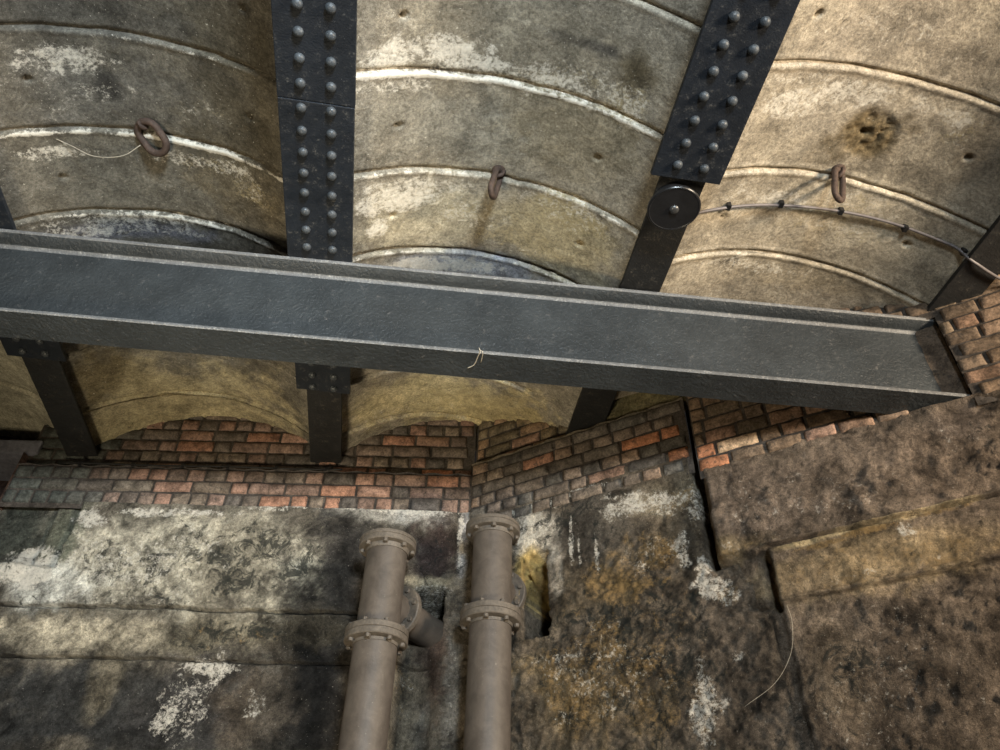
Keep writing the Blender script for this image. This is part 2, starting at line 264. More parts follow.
VAULT_MASK={0: [], 1: [(-1.131, 2.295, 0.295, 0.056, (0.4, 0.3, 0), 1), (-1.469, 2.666, 0.457, 0.038, (0.5, 0, 0.1), 1), (-1.592, 1.854, 0.183, 0.07, (0.47, 0.0, 0.0), 1), (-1.509, 1.989, 0.156, 0.048, (0.34, 0.0, 0.2), 1), (-1.094, 2.025, 0.188, 0.051, (0.28, 0.22, 0.0), 1), (-1.723, 2.28, 0.182, 0.041, (0.5, 0.0, 0.0), 1), (-1.571, 2.734, 0.396, 0.063, (0.47, 0.0, 0.4), 1), (-0.896, 2.386, 0.106, 0.12, (0.34, 0.44, 0.0), 1), (-1.717, 1.939, 0.203, 0.179, (0.28, 0.0, 0.15), 1), (-1.676, 4.217, 0.315, 0.201, (0.11, 0.33, 0.15), 1)], 2: [(-0.213, 1.694, 0.239, 0.045, (0.45, 0, 0), 1), (0.192, 1.613, 0.25, 0.062, (0.42, 0.1, 0), 1), (0.606, 1.559, 0.23, 0.074, (0.36, 0.35, 0), 1), (-0.263, 1.457, 0.111, 0.12, (0.3, 0, 0), 1), (-0.095, 2.206, 0.322, 0.057, (0.5, 0.15, 0), 1), (0.571, 2.186, 0.266, 0.065, (0.4, 0.3, 0), 1), (0.544, 2.541, 0.192, 0.062, (0.3, 0.4, 0), 1), (-0.295, 1.585, 0.112, 0.102, (0.56, 0.11, 0.0), 1), (-0.026, 1.536, 0.241, 0.085, (0.56, 0.11, 0.0), 1), (0.452, 1.629, 0.203, 0.069, (0.47, 0.33, 0.0), 1), (0.703, 1.613, 0.112, 0.099, (0.45, 0.5, 0.0), 1), (0.145, 1.583, 0.165, 0.043, (0.56, 0.11, 0.0), 1), (-0.182, 2.254, 0.204, 0.081, (0.56, 0.22, 0.0), 1), (-0.265, 2.416, 0.064, 0.074, (0.56, 0.11, 0.0), 1), (0.161, 2.378, 0.244, 0.109, (0.39, 0.39, 0.0), 1), (0.633, 2.249, 0.199, 0.137, (0.34, 0.61, 0.0), 1), (0.43, 2.482, 0.293, 0.1, (0.22, 0.44, 0.0), 1), (0.044, 2.691, 0.31, 0.055, (0.62, 0.0, 0.25), 1), (0.409, 3.84, 0.369, 0.196, (0.17, 0.5, 0.0), 1), (-0.208, 3.994, 0.183, 0.128, (0.34, 0.33, 0.0), 1)], 3: [(1.92, 1.878, 0.333, 0.059, (0.36, 0.2, 0), 1), (1.343, 1.923, 0.161, 0.058, (0.4, 0.1, 0), 1), (1.374, 1.366, 0.283, 0.035, (0.4, 0.1, 0), 1), (2.153, 1.493, 0.133, 0.119, (0.3, 0.4, 0), 1), (1.383, 1.477, 0.145, 0.092, (0.5, 0.22, 0.0), 1), (1.634, 1.422, 0.301, 0.06, (0.5, 0.22, 0.0), 1), (2.096, 1.465, 0.14, 0.08, (0.45, 0.39, 0.0), 1), (1.475, 1.987, 0.209, 0.116, (0.45, 0.22, 0.0), 1), (1.854, 2.038, 0.453, 0.136, (0.34, 0.39, 0.0), 1), (1.65, 2.386, 0.264, 0.066, (0.39, 0.11, 0.2), 1), (1.626, 1.169, 0.412, 0.114, (0.28, 0.22, 0.15), 1), (1.416, 2.35, 0.17, 0.082, (0.39, 0.0, 0.3), 1)]}
VAULT_HOLES={0: [], 1: [(-0.843, 1.499), (-1.758, 1.927), (-0.859, 1.982), (-1.741, 2.418), (-0.813, 2.441)], 2: [(-0.218, 1.401), (-0.211, 1.881), (0.682, 1.902), (-0.208, 2.367), (0.713, 2.383)], 3: [(1.324, 1.116), (2.24, 1.591), (2.238, 2.073), (1.311, 2.065)]}
BRICK_TONES=[('A', 2.944, 2.722, 1), ('A', 3.106, 2.727, 1), ('A', 3.596, 2.764, 2), ('A', 3.491, 2.664, 1), ('A', 2.87, 2.602, 1), ('A', 1.738, 2.941, 1), ('A', 2.018, 2.925, 1), ('A', 2.3, 2.95, 1), ('A', 2.974, 2.527, 1), ('A', 2.556, 2.494, 1), ('A', 2.646, 2.496, 1), ('A', 2.736, 2.499, 1), ('A', 2.466, 2.491, 1), ('A', 2.884, 2.517, 1), ('B', 4.246, 2.651, 1), ('B', 4.75, 2.592, 2), ('B', 4.986, 2.584, 2), ('B', 5.115, 2.491, 2), ('B', 5.047, 2.404, 2), ('B', 4.704, 2.412, 3), ('C', 0.022, 2.347, 2), ('C', 0.178, 2.314, 2), ('C', 0.312, 2.325, 4), ('C', 0.191, 2.417, 3), ('C', 0.117, 2.285, 2), ('C', 0.495, 2.209, 3), ('C', 0.562, 2.293, 3), ('A', 3.517, 2.994, 3), ('A', 3.227, 2.994, 1), ('B', 3.934, 2.845, 3), ('B', 4.041, 2.869, 3)]
CAMM=[[0.987978, -0.114749, -0.103597], [-0.153474, -0.64747, -0.746477], [0.018582, 0.753402, -0.657298]]


def stain_fields(uv, pos, tints, masks, base):
    n = len(uv); w1 = fbm(pos, 4., 4, .6, 3)-.5; w2 = fbm(pos, 4., 4, .6, 9)-.5
    w3 = fbm(pos, 20., 4, .65, 4)-.5
    tint = np.array(base, float) if np.ndim(base) == 2 else np.tile(np.array(base, float), (n, 1))
    def field(b):
        u, v, ru, rv = b[:4]
        du = (uv[:, 0]-u)/max(ru, .01)+w1*1.6+w3*1.1; dv = (uv[:, 1]-v)/max(rv, .01)+w2*1.6-w3*1.1
        return np.exp(-(du*du+dv*dv)**2.2*.7)
    for b in tints:
        f = (field(b)*b[5])[:, None]; tint = tint*(1-f)+np.array(b[4])*f
    st = np.zeros((n, 4)); st[:, 3] = 1
    for b in masks:
        f = field(b)
        for k in range(3): st[:, k] = np.maximum(st[:, k], f*b[4][k])
    return tint, st

# ------------------------------------------------------------------ walls
CX, CY = .40, 4.04
PA0 = np.array([-3.3, CY+3.7*.1394]); PA1 = np.array([CX, CY]); PB1 = np.array([1.489, 3.162]); PC0 = np.array([1.459, 3.103])
LA = float(np.linalg.norm(PA1-PA0)); LB = float(np.linalg.norm(PB1-PA1))
DA = (PA1-PA0)/LA; DB = (PB1-PA1)/LB; DC = np.array([.788, -.615]); DC = DC/np.linalg.norm(DC)
def nrm(d): return np.array([d[1], -d[0]])          # towards the room
def back_path(s):
    """position and room-facing normal along the back wall (left face, then the splayed face)"""
    s = np.asarray(s, float); a = s < LA
    xy = np.where(a[:, None], PA0+DA*s[:, None], PA1+DB*(s-LA)[:, None])
    t = sstep(LA-.03, LA+.03, s)[:, None]; n = nrm(DA)*(1-t)+nrm(DB)*t
    return xy, n/np.linalg.norm(n, axis=1)[:, None]
def right_path(s):
    s = np.asarray(s, float)
    return PC0+DC*s[:, None], np.tile(nrm(DC), (len(s), 1))
def rect(s, z, s0, s1, z0, z1, e=.012):
    return sstep(s0-e, s0+e, s)*(1-sstep(s1-e, s1+e, s))*sstep(z0-e, z0+e, z)*(1-sstep(z1-e, z1+e, z))

def back_disp(s, z, p):
    n1 = fbm(p, 3, 5, .55, 1)-.5; pw = p+.05*np.column_stack([fbm(p, 9, 3, .6, 91), fbm(p, 9, 3, .6, 92), fbm(p, 9, 3, .6, 93)])*3; n2 = fbm(pw, 11, 6, .66, 2)-.5; n3 = fbm(p, 40, 3, .6, 5)-.5
    wz = z+(fbm(p, 5, 4, .6, 6)-.5)*.022
    isA = 1-sstep(LA-.28, LA-.10, s)
    stepA = .022*sstep(1.793, 1.796, wz)+.022*sstep(1.523, 1.526, wz)-.045*np.exp(-((wz-1.788)/.0065)**4)-.03*np.exp(-((wz-1.519)/.005)**4)
    d = isA*(stepA-.02+n1*.03+n2*.022+n3*.010)
    # splayed face: rough rubble and crust below, smooth render near the top
    up = sstep(1.98, 2.12, wz+n2*.25)
    rub = (1-up)*(.06*n1+.045*n2+.03*n3)+up*(.012*n2+.02*n1)
    d = d+(1-isA)*(rub+.01)
    # the slab stops short at the left, a narrow upright strip stands in the recess
    left = (1-sstep(1.40, 1.43, s+n2*.06))*sstep(2.0, 2.03, wz)
    strip = rect(s, z, 1.27, 1.39, 2.02, 2.42)
    d = d-left*.07+strip*.03
    # lime lump low in the recess
    d = d+.05*np.exp(-(((s-1.17)/.10)**2+((z-1.99)/.09)**2)**2)*(1+n2)
    # niches beside the drainpipes
    nich = rect(s+n2*.03, z+n2*.05, 4.10, 4.24, 1.60, 2.05, .010); lump = np.exp(-(((s-4.12)/.068)**2+((z-1.995)/.105)**2)**3)
    d = d-nich*(.55-.50*lump*(1+.5*n2)-lump*.12*n3)
    d = d-.40*rect(s+n2*.05, z+n2*.06, 3.47, 3.61, 1.725, 1.93, .016)
    d = d-.05*np.exp(-(((s-3.55)/.13)**2+((z-2.2)/.18)**2)**3)
    d = d-.06*np.exp(-(((s-3.50)/.10)**2+((z-1.3)/.35)**2)**3)
    d = d+.07*np.exp(-(((s-3.33)/.09)**2+((z-1.3)/.35)**2)**2)*(1+n2)
    # drop away into the joint against the right wall
    d = d-.16*sstep(LA+LB-.05, LA+LB-.015, s+n2*.03)*sstep(1.72, 1.80, wz)
    return d
def right_disp(s, z, p):
    n1 = fbm(p, 3, 5, .55, 11)-.5; n2 = fbm(p+.12*np.column_stack([fbm(p, 8, 3, .6, 94), fbm(p, 8, 3, .6, 95), fbm(p, 8, 3, .6, 96)]), 10, 6, .64, 12)-.5; n3 = fbm(p, 38, 3, .6, 15)-.5
    wz = z+(fbm(p, 4, 4, .55, 16)-.5)*.014
    d = .02*n1+.024*n2+.012*n3
    inb = sstep(.235, .25, s+n2*.02)
    d = d+inb*(.016*np.exp(-((wz-1.768)/.006)**2)-.045*np.exp(-((wz-1.757)/.0045)**4)-.004*(1-sstep(1.757, 1.761, wz)))
    d = d-.03*(1-sstep(1.492, 1.496, wz))+.01*inb*np.exp(-((wz-1.503)/.01)**2)
    # the ledge block starts a little way in; behind it the wall is hacked back
    d = d-(1-inb)*.10*(1-sstep(1.73, 1.76, wz))*sstep(.19, .23, s+n2*.05)*sstep(1.46, 1.5, wz)-.03*(1-inb)*(1-sstep(1.74, 1.77, wz+n2*.05))
    # blistered render low down and across the upper panel
    bl = sstep(.56, .60, fbm(p, 7, 5, .62, 19)); d = d+bl*.009*(1-sstep(1.40, 1.5, wz))
    bl2 = sstep(.58, .63, fbm(p, 9, 5, .62, 23)); d = d+bl2*.012*sstep(1.78, 1.82, wz)*(1-sstep(2.0, 2.1, wz))
    # ragged hollow round the beam seat
    d = d-.03*np.exp(-(((s-1.22)/.12)**2+((z-2.2)/.05)**2)**2)
    lowl = 1-sstep(1.72, 1.78, wz+n2*.04); d = d-.07*(1-sstep(.0, .03, s+n2*.03))*(1-lowl)-.08*(1-sstep(.0, .22, s+n2*.1))*lowl-.05*rect(s, z, 1.03, 1.26, 2.27, 2.8, .01)
    return d

def wall_mesh(name, path, s0, s1, z0, z1, step, disp, tints, masks, basefn, side_return=0, zfine=()):
    ns = int((s1-s0)/step)+1; nz = int((z1-z0)/step)+1
    s = np.linspace(s0, s1, ns); z = np.unique(np.concatenate([np.linspace(z0, z1, nz)]+[np.arange(q-.03, q+.03, .004) for q in zfine])); nz = len(z); S, Z = np.meshgrid(s, z); S = S.ravel(); Z = Z.ravel()
    xy, n = path(S); p = np.column_stack([xy, Z])
    d = disp(S, Z, p)
    P = p.copy(); P[:, :2] += n*d[:, None]
    G = P.reshape(nz, ns, 3)
    SS = S.reshape(nz, ns)
    if side_return:
        ret = G[:, :1, :].copy().repeat(8, 1)
        for k in range(8): ret[:, k, :2] -= nrm(DC)*(side_return*(8-k)/8)
        G = np.concatenate([ret, G], 1); SS = np.concatenate([np.full((nz, 8), s0), SS], 1)
    me = grid_mesh(name, G)
    uv = np.column_stack([SS.ravel(), G[:, :, 2].ravel()]); pos = G.reshape(-1, 3)
    tint, st = stain_fields(uv, pos, tints, masks, basefn(uv, pos))
    set_col(me, 'tint', tint); set_col(me, 'stain', st)
    return me
def back_base(uv, pos):
    a = np.array((.10, .088, .07)); b = np.array((.09, .072, .053))
    t = sstep(LA-.2, LA+.2, uv[:, 0])[:, None]
    k = (.8+.5*fbm(pos, 2.5, 4, .6, 31))[:, None]
    return (a*(1-t)+b*t)*k
def right_base(uv, pos):
    return np.array((.120, .092, .068))*(.75+.5*fbm(pos, 2.5, 4, .6, 33))[:, None]

me = wall_mesh('wall_back', back_path, 0.3, LA+LB+.2, .6, 2.435, .0105, back_disp, WALL_TINT, WALL_MASK, back_base, 0, (1.79, 1.52))
wall_back = link('wall_back', me, M_WALL)
tag(wall_back, 'grimy rendered back wall with white lime blooms and black soot below the brick band', 'wall', kind='structure')
me = wall_mesh('wall_right', right_path, 0, 3.3, .5, 2.26, .0115, right_disp, WALLC_TINT, WALLC_MASK, right_base, .3, (1.76, 1.495))
wall_right = link('wall_right', me, M_WALL)
tag(wall_right, 'brown rendered wall at the right with a projecting stone ledge band', 'wall', kind='structure')
# the unseen foot of both walls, down to the floor
def wall_foot(parent, pts, z1, name):
    bm = bmesh.new()
    for (x0, y0), (x1, y1) in zip(pts, pts[1:]):
        d = Vector((x1-x0, y1-y0, 0)).normalized(); n = Vector((d.y, -d.x, 0))
        for a, b in [((x0, y0), (x1, y1))]:
            q = [Vector((*a, -1.6)), Vector((*b, -1.6)), Vector((*b, z1)), Vector((*a, z1))]
            f = [bm.verts.new(v-n*.12) for v in q]+[bm.verts.new(v-n*.4) for v in q]
            bm.faces.new(f[:4]); bm.faces.new(f[4:][::-1])
            for k in range(4): bm.faces.new((f[k], f[4+k], f[4+(k+1) % 4], f[(k+1) % 4]))
    o = obj(name, bm, plain('dark render', (.05, .042, .034), .9, 20, .3, .4), parent)
    return o
wall_foot(wall_back, [tuple(PA0+DA*.3), tuple(PA1), tuple(PB1)], .62, 'wall_foot')
wall_foot(wall_right, [tuple(PC0), tuple(PC0+DC*3.3)], .52, 'wall_foot')

# ------------------------------------------------------------------ brickwork
DULL = [(.15, .112, .09), (.185, .125, .098), (.13, .105, .085), (.22, .135, .10), (.11, .095, .082), (.165, .13, .10)]
TONE = {1: (.28, .15, .10), 2: (.37, .165, .088), 3: (.25, .155, .11), 4: (.60, .42, .27)}
class Bricks:
    def __init__(s): s.v = []; s.f = []; s.c = []
    def brick(s, path, s0, s1, z0, z1, proj, depth, col, tilt=0.):
        nu = max(4, int((s1-s0)/.02)); nz = 5
        us = np.concatenate([[s0, s0+.004], np.linspace(s0+.014, s1-.014, nu), [s1-.004, s1]])
        zs = np.concatenate([[z0, z0+.004], np.linspace(z0+.013, z1-.013, nz-2), [z1-.004, z1]])
        U, Zz = np.meshgrid(us, zs); U = U.ravel(); Zz = Zz.ravel()
        cu, cz = (s0+s1)/2, (z0+z1)/2; ang = random.gauss(0, .012)
        U2 = U+(Zz-cz)*ang; Z2 = Zz-(U-cu)*ang+tilt*(U-0)
        xy, n = path(U2)
        e = np.minimum(np.minimum(U-s0, s1-U), np.minimum(Zz-z0, z1-Zz))
        p0 = np.column_stack([xy, Z2])
        d = proj-(1-sstep(0, .013, e))*.011-(e < 1e-6)*depth
        d = d+(fbm(p0, 18, 4, .6, 41)-.5)*.014+(fbm(p0, 55, 3, .6, 43)-.5)*.005+random.uniform(-.004, .004)
        rnd = (fbm(p0, 30, 3, .5, 44)-.5)*.008
        P = p0.copy(); P[:, :2] += n*d[:, None]; P[:, 2] += rnd
        b = len(s.v); s.v += P.tolist(); w = len(us)
        for j in range(len(zs)-1):
            for i in range(w-1): s.f.append((b+j*w+i, b+j*w+i+1, b+(j+1)*w+i+1, b+(j+1)*w+i))
        k = .8+.4*random.random(); s.c += [tuple(x*k for x in col)]*len(P)
    def sheet(s, path, s0, s1, z0, z1, proj, col, tilt=0., step=.02):
        us = np.linspace(s0, s1, max(3, int((s1-s0)/step))); zs = np.linspace(z0, z1, max(3, int((z1-z0)/step)))
        U, Zz = np.meshgrid(us, zs); U = U.ravel(); Zz = Zz.ravel(); xy, n = path(U)
        P = np.column_stack([xy, Zz+tilt*U]); P[:, :2] += n*(proj+(fbm(P, 30, 4, .6, 47)-.5)*.012)[:, None]
        b = len(s.v); s.v += P.tolist(); w = len(us)
        for j in range(len(zs)-1):
            for i in range(w-1): s.f.append((b+j*w+i, b+j*w+i+1, b+(j+1)*w+i+1, b+(j+1)*w+i))
        s.c += [col]*len(P)
    def build(s, name, parent):
        me = bpy.data.meshes.new(name); me.from_pydata(s.v, [], s.f); set_col(me, 'tint', s.c)
        return link(name, me, M_BRICK, parent)
def lay(B, path, which, s0, s1, rows, tone, greyleft=None, soff=0.):
    """rows: (z0, z1, mean length, projection)"""
    for k, (z0, z1, ln, pj) in enumerate(rows):
        x = s0-random.random()*ln*.8
        while x < s1:
            l = ln*random.uniform(.92, 1.08)
            if ln > .18 and random.random() < .18: l *= .5
            elif ln < .18 and random.random() < .12: l *= 1.75
            a, b = max(x, s0)+.005, min(x+l, s1)-.005
            if which == 'C' and z1 > 2.30 and z0 < 2.755 and b > 1.0 and a < 1.265:      # pocket round the beam end
                if a < 1.0: b = 1.0
                elif b > 1.265: a = 1.265
            if b-a > .04 and not (which == 'C' and z1 > 2.30 and z0 < 2.755 and a >= .999 and b <= 1.27):
                c = random.choice(tone)
                if greyleft is not None:
                    t = sstep(greyleft-.35, greyleft+.35, np.array([(a+b)/2+random.uniform(-.15, .15)]))[0]
                    g = (.062, .066, .058); c = tuple(g[i]*(1-t)+c[i]*t for i in range(3))
                cu, cz = (a+b)/2+soff, (z0+z1)/2
                for w, su, sz, tn in BRICK_TONES:
                    if w == which and abs(su-cu) < (b-a)/2 and abs(sz-cz) < (z1-z0)/2-.004: c = TONE[tn]
                B.brick(path, a, b, z0+.005, z1-.005, pj, .03, c)
            x += l
MORT = (.06, .05, .042)
B = Bricks()
rowsA = [(2.425, 2.522, .105, .022), (2.522, 2.606, .228, .022), (2.606, 2.695, .118, .022),
         (2.70, 2.775, .226, -.03), (2.775, 2.86, .116, -.03), (2.86, 2.945, .226, -.03), (2.945, 3.03, .228, -.03), (3.03, 3.115, .116, -.03), (3.115, 3.2, .226, -.03)]
lay(B, back_path, 'A', .93, LA-.002, rowsA, DULL, 1.5)
B.sheet(back_path, .92, LA, 2.40, 2.695, .004, MORT); B.sheet(back_path, .92, LA, 2.68, 3.25, -.045, MORT)
# ledge on top of the three proud courses
us = np.linspace(.92, LA, 120); xy, n = back_path(us); b0 = len(B.v)
for q in (.018, -.05): B.v += np.column_stack([xy+n*q, np.full(120, 2.70)+np.where(q > 0, .0, .004)+.006*np.sin(us*40)]).tolist()
B.f += [(b0+i, b0+i+1, b0+121+i, b0+120+i) for i in range(119)]; B.c += [(.11, .10, .095)]*240
b0 = len(B.v); e0, n0 = back_path(np.array([LA]))
for q in (.022, -.06): B.v += [(e0[0][0]+n0[0][0]*q, e0[0][1]+n0[0][1]*q, zz) for zz in (2.68, 2.775)]
B.f += [(b0, b0+1, b0+3, b0+2)]; B.c += [(.10, .08, .065)]*4
B.build('brickwork', wall_back)
# splayed face: proud courses, with recessed courses above them
B = Bricks()
SPL = [(.17, .13, .10), (.11, .092, .075), (.08, .07, .06), (.20, .14, .10), (.095, .085, .072), (.14, .11, .085)]
rowsB = [(2.30, 2.378, .118, .022), (2.378, 2.456, .226, .022), (2.456, 2.534, .118, .022), (2.534, 2.612, .226, .022), (2.612, 2.69, .12, .022), (2.69, 2.768, .226, .022)]
lay(B, back_path, 'B', LA+.004, LA+LB-.03, rowsB, SPL)
B.sheet(back_path, LA, LA+LB-.02, 2.28, 2.768, .004, MORT)
rowsB2 = [(2.768, 2.85, .226, -.05), (2.85, 2.93, .118, -.05), (2.93, 3.01, .226, -.05), (3.01, 3.09, .118, -.05), (3.09, 3.17, .226, -.05)]
lay(B, back_path, 'B', LA+.0, LA+LB, rowsB2, [(.20, .15, .09), (.15, .12, .08), (.24, .16, .10)])
B.sheet(back_path, LA, LA+LB+.1, 2.74, 3.2, -.065, MORT)
B.sheet(back_path, LA+.86, LA+LB-.01, 2.775, 3.15, -.02, (.15, .13, .07))
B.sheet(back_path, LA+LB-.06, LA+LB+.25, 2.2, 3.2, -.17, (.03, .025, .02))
us = np.linspace(LA, LA+LB-.02, 60); xy, n = back_path(us); b0 = len(B.v)
for q in (.02, -.07): B.v += np.column_stack([xy+n*q, np.full(60, 2.77)+.006*np.sin(us*37)]).tolist()
B.f += [(b0+i, b0+i+1, b0+61+i, b0+60+i) for i in range(59)]; B.c += [(.15, .125, .09)]*120
B.build('brickwork', wall_back)
B = Bricks()
RT = [(.19, .13, .085), (.16, .115, .08), (.21, .145, .10), (.14, .105, .072), (.24, .15, .10)]
rowsC = [(2.235+.079*k, 2.235+.079*(k+1), (.226 if k % 2 else .17), .006) for k in range(12)]
lay(B, right_path, 'C', 0, 3.3, rowsC, RT)
for q0, q1, q2, q3, pj in ((0, 1.0, 2.2, 3.2, -.010), (1.265, 3.3, 2.2, 3.2, -.010), (1.0, 1.265, 2.755, 3.2, -.010), (1.0, 1.265, 2.2, 2.76, -.055)): B.sheet(right_path, q0, q1, q2, q3, pj, (.10, .075, .055) if pj < -.05 else MORT)
b0 = len(B.v); zz = np.linspace(2.2, 3.2, 40)      # return face at the joint
for q in (.0, .28): B.v += np.column_stack([np.tile(PC0-nrm(DC)*(q+.008), (40, 1)), zz]).tolist()
B.f += [(b0+i, b0+i+1, b0+41+i, b0+40+i) for i in range(39)]; B.c += [(.08, .065, .05)]*80
B.build('brickwork', wall_right)

# far left: the brick face ends at a dark opening under a stone lintel
bm = bmesh.new(); add_box(bm, (-3.3, 4.50, 2.80), (-2.32, 4.95, 2.90), .012)
for v in bm.verts: v.co.y -= (v.co.x+2.4)*.139+.06
lint = obj('trim_1', bm, plain('pale blue grey stone', (.14, .14, .165), .8, 35, .3, .5)); tag(lint, 'pale grey stone lintel over the dark opening at the far left', 'lintel', kind='structure')
B = Bricks(); B.sheet(back_path, .3, .98, 2.40, 3.2, -.34, (.05, .03, .024))
xy, n = back_path(np.array([.925])); b0 = len(B.v); zz = np.linspace(2.4, 2.79, 12)
for q in (.02, -.36): B.v += np.column_stack([np.tile(xy[0]+n[0]*q, (12, 1)), zz]).tolist()
B.f += [(b0+i, b0+i+1, b0+13+i, b0+12+i) for i in range(11)]; B.c += [(.07, .045, .035)]*24
B.build('opening_back', wall_back)

# floor
bm = bmesh.new(); add_box(bm, (-6, -6, -1.75), (6, 5.2, -1.6))
fl = obj('floor', bm, M_FLOOR); tag(fl, 'dark paved floor below the vaults, out of the picture', 'floor', kind='structure')

# ------------------------------------------------------------------ jack-arch ceiling
GX = {0: -2.04, 1: -.515, 2: 1.012, 3: 2.54}
BAY = {0: (-3.43, -2.14, 2.93, .2), 1: (-1.9, -.63, 2.95, .2), 2: (-.414, .918, 2.9, .22), 3: (1.11, 2.45, 2.85, .2), 4: (2.64, 3.98, 2.85, .2)}
WEBS = {0: (-3.56, -2.04), 1: (-2.04, -.515), 2: (-.515, 1.012), 3: (1.012, 2.54), 4: (2.54, 4.05)}
JOINTS = {0: [1.28, 1.74, 2.2, 2.66, 3.14, 3.62, 4.1], 1: [.78, 1.24, 1.70, 2.16, 2.62, 3.10, 3.57, 4.05], 2: [.70, 1.16, 1.62, 2.10, 2.58, 3.06, 3.54, 4.02], 3: [.34, .82, 1.30, 1.80, 2.28, 2.76, 3.22], 4: [.34, .82, 1.3, 1.8, 2.3]}
VBASE = {0: (.38, .35, .26), 1: (.13, .118, .095), 2: (.25, .225, .18), 3: (.35, .305, .235), 4: (.36, .30, .2)}
LIME = {0: [.3]*8, 1: [.3, .3, .45, 1.1, .8, .3, .3, .3], 2: [.3, .25, 1.15, .8, .9, .35, .4, .4], 3: [.2, .25, .35, .45, .25, .3, .3], 4: [.3]*6}
def vault_z(X, b):
    x0, x1, zs, r = BAY[b]; h = (x1-x0)/2; R = (h*h+r*r)/(2*r); xc = (x0+x1)/2
    return zs+r-R+np.sqrt(np.maximum(R*R-(X-xc)**2, .02))
ceiling = empty('ceiling'); tag(ceiling, 'shallow board-marked concrete vaults springing between dark iron girders', 'ceiling', kind='structure')
def vault(b, step, y0, y1):
    xa, xb = WEBS[b]; x0 = BAY[b][0]
    nx = int((xb-xa-.03)/step)+1; xs = np.linspace(xa+.015, xb-.015, nx)
    ys = np.arange(y0, y1, step)
    J = [j for j in JOINTS[b]]
    ys = np.unique(np.concatenate([ys]+[np.array([j-.012, j-.006, j-.002, j+.002, j+.008, j+.02, j+.034]) for j in J]))
    ys = ys[(ys >= y0) & (ys <= y1)]
    X, Yv = np.meshgrid(xs, ys); X = X.ravel(); Yv = Yv.ravel()
    Y = Yv+.05*(X-x0)
    # outward (room-facing) direction of the arch section
    zc = vault_z(X, b); e = 1e-3; dz = (vault_z(X+e, b)-vault_z(X-e, b))/(2*e)
    nx_, nz_ = dz/np.sqrt(1+dz*dz), -1/np.sqrt(1+dz*dz)
    xc_ = (BAY[b][0]+BAY[b][1])/2; zc = zc+(.05*sstep(2.9, 3.9, Y)*np.clip(1-((X-xc_)/.67)**2, 0, 1) if b == 2 else 0); zc = np.maximum(zc, 2.826); p = np.column_stack([X, Y, zc])
    wob = (fbm(p*np.array([1, 0, 1]), 9, 4, .6, 60+b)-.5)*.012
    q = Yv+wob
    d = np.zeros(len(X)); lip = np.zeros(len(X)); groove = np.zeros(len(X)); pit = np.zeros(len(X))
    for k, j in enumerate(J):
        nxt = J[k+1] if k+1 < len(J) else j+.47
        amp = (.013 if b != 3 else .011)
        t = q-j
        # each board starts proud of the last one and runs back to flush
        d += np.where((t >= 0) & (q < nxt), amp*(1-t/(nxt-j)), 0)
        lipw = np.exp(-((t-.012)/.014)**2); lip = np.maximum(lip, LIME[b][k]*lipw*(t > -.004)); d += (.0035 if b != 3 else .006)*lipw*(t > -.004)+(.006*np.exp(-((t+.022)/.008)**2) if b == 3 else 0)
        g = np.exp(-((t+.006)/.007)**2); groove = np.maximum(groove, g); d -= (.018 if b != 3 else .011)*g*(.5+fbm(p, 14, 3, .6, 70+b))
    d += (fbm(p, 5, 4, .55, 50+b)-.5)*.014+(fbm(p, 45, 3, .6, 55+b)-.5)*.0035
    for (hx, hy) in VAULT_HOLES.get(b, []):
        r2 = (X-hx)**2+(Y-hy)**2; h_ = np.exp(-(r2/.0125**2)**2); d -= .05*h_; pit = np.maximum(pit, h_)
    if b == 3:      # spalled patch
        r2 = ((X-1.815)/.115)**2+((Y-1.605)/.11)**2
        r2 = r2*(1+.9*(fbm(p, 12, 3, .6, 81)-.5)); k = np.exp(-r2**4)
        patch = k*(.8+.4*fbm(p, 30, 3, .6, 83)); d -= k*(.012+.045*(fbm(p, 42, 4, .7, 82)-.5)); h_ = np.exp(-(((X-1.80)/.02)**2+((Y-1.60)/.014)**2)**2); d -= .04*h_; pit = np.maximum(pit, h_)
    if b != 3: patch = np.zeros(len(X))
    P = p.copy(); P[:, 0] += nx_*d; P[:, 2] += nz_*d
    me = grid_mesh('arch_vault', P.reshape(len(ys), nx, 3)[:, ::-1])
    uv = np.column_stack([X, Y])
    base = np.array(VBASE[b])*(.8+.4*fbm(p, 2.2, 4, .6, 90+b))[:, None]
    tint, st = stain_fields(uv, p, VAULT_TINT.get(b, []), VAULT_MASK.get(b, []), base)
    ln = fbm(p*np.array([1, .2, 1]), 3.5, 3, .6, 95+b)
    far = 1-sstep(2.75, 2.95, Y)*.55
    l2 = fbm(p, 24, 4, .65, 97+b)-.5; st[:, 0] = np.maximum(st[:, 0], np.clip(lip*(.15+.95*ln+.9*l2)*far, 0, .85))
    pk = np.clip(patch, 0, 1)[:, None]; tint = tint*(1-pk)+pk*np.array((.165, .125, .07))*(.5+1.*fbm(p, 40, 3, .6, 84))[:, None]
    fix = lambda a: a.reshape(len(ys), nx, -1)[:, ::-1].reshape(len(X), -1)
    set_col(me, 'tint', fix(tint)); set_col(me, 'stain', fix(st))
    return link('arch_vault', me, M_VAULT, ceiling)
vault(0, .03, .9, 4.75)
vault(1, .0115, .7, 4.5)
vault(2, .0115, .6, 4.35)
vault(3, .0115, .3, 3.35)
vault(4, .04, .3, 2.6)

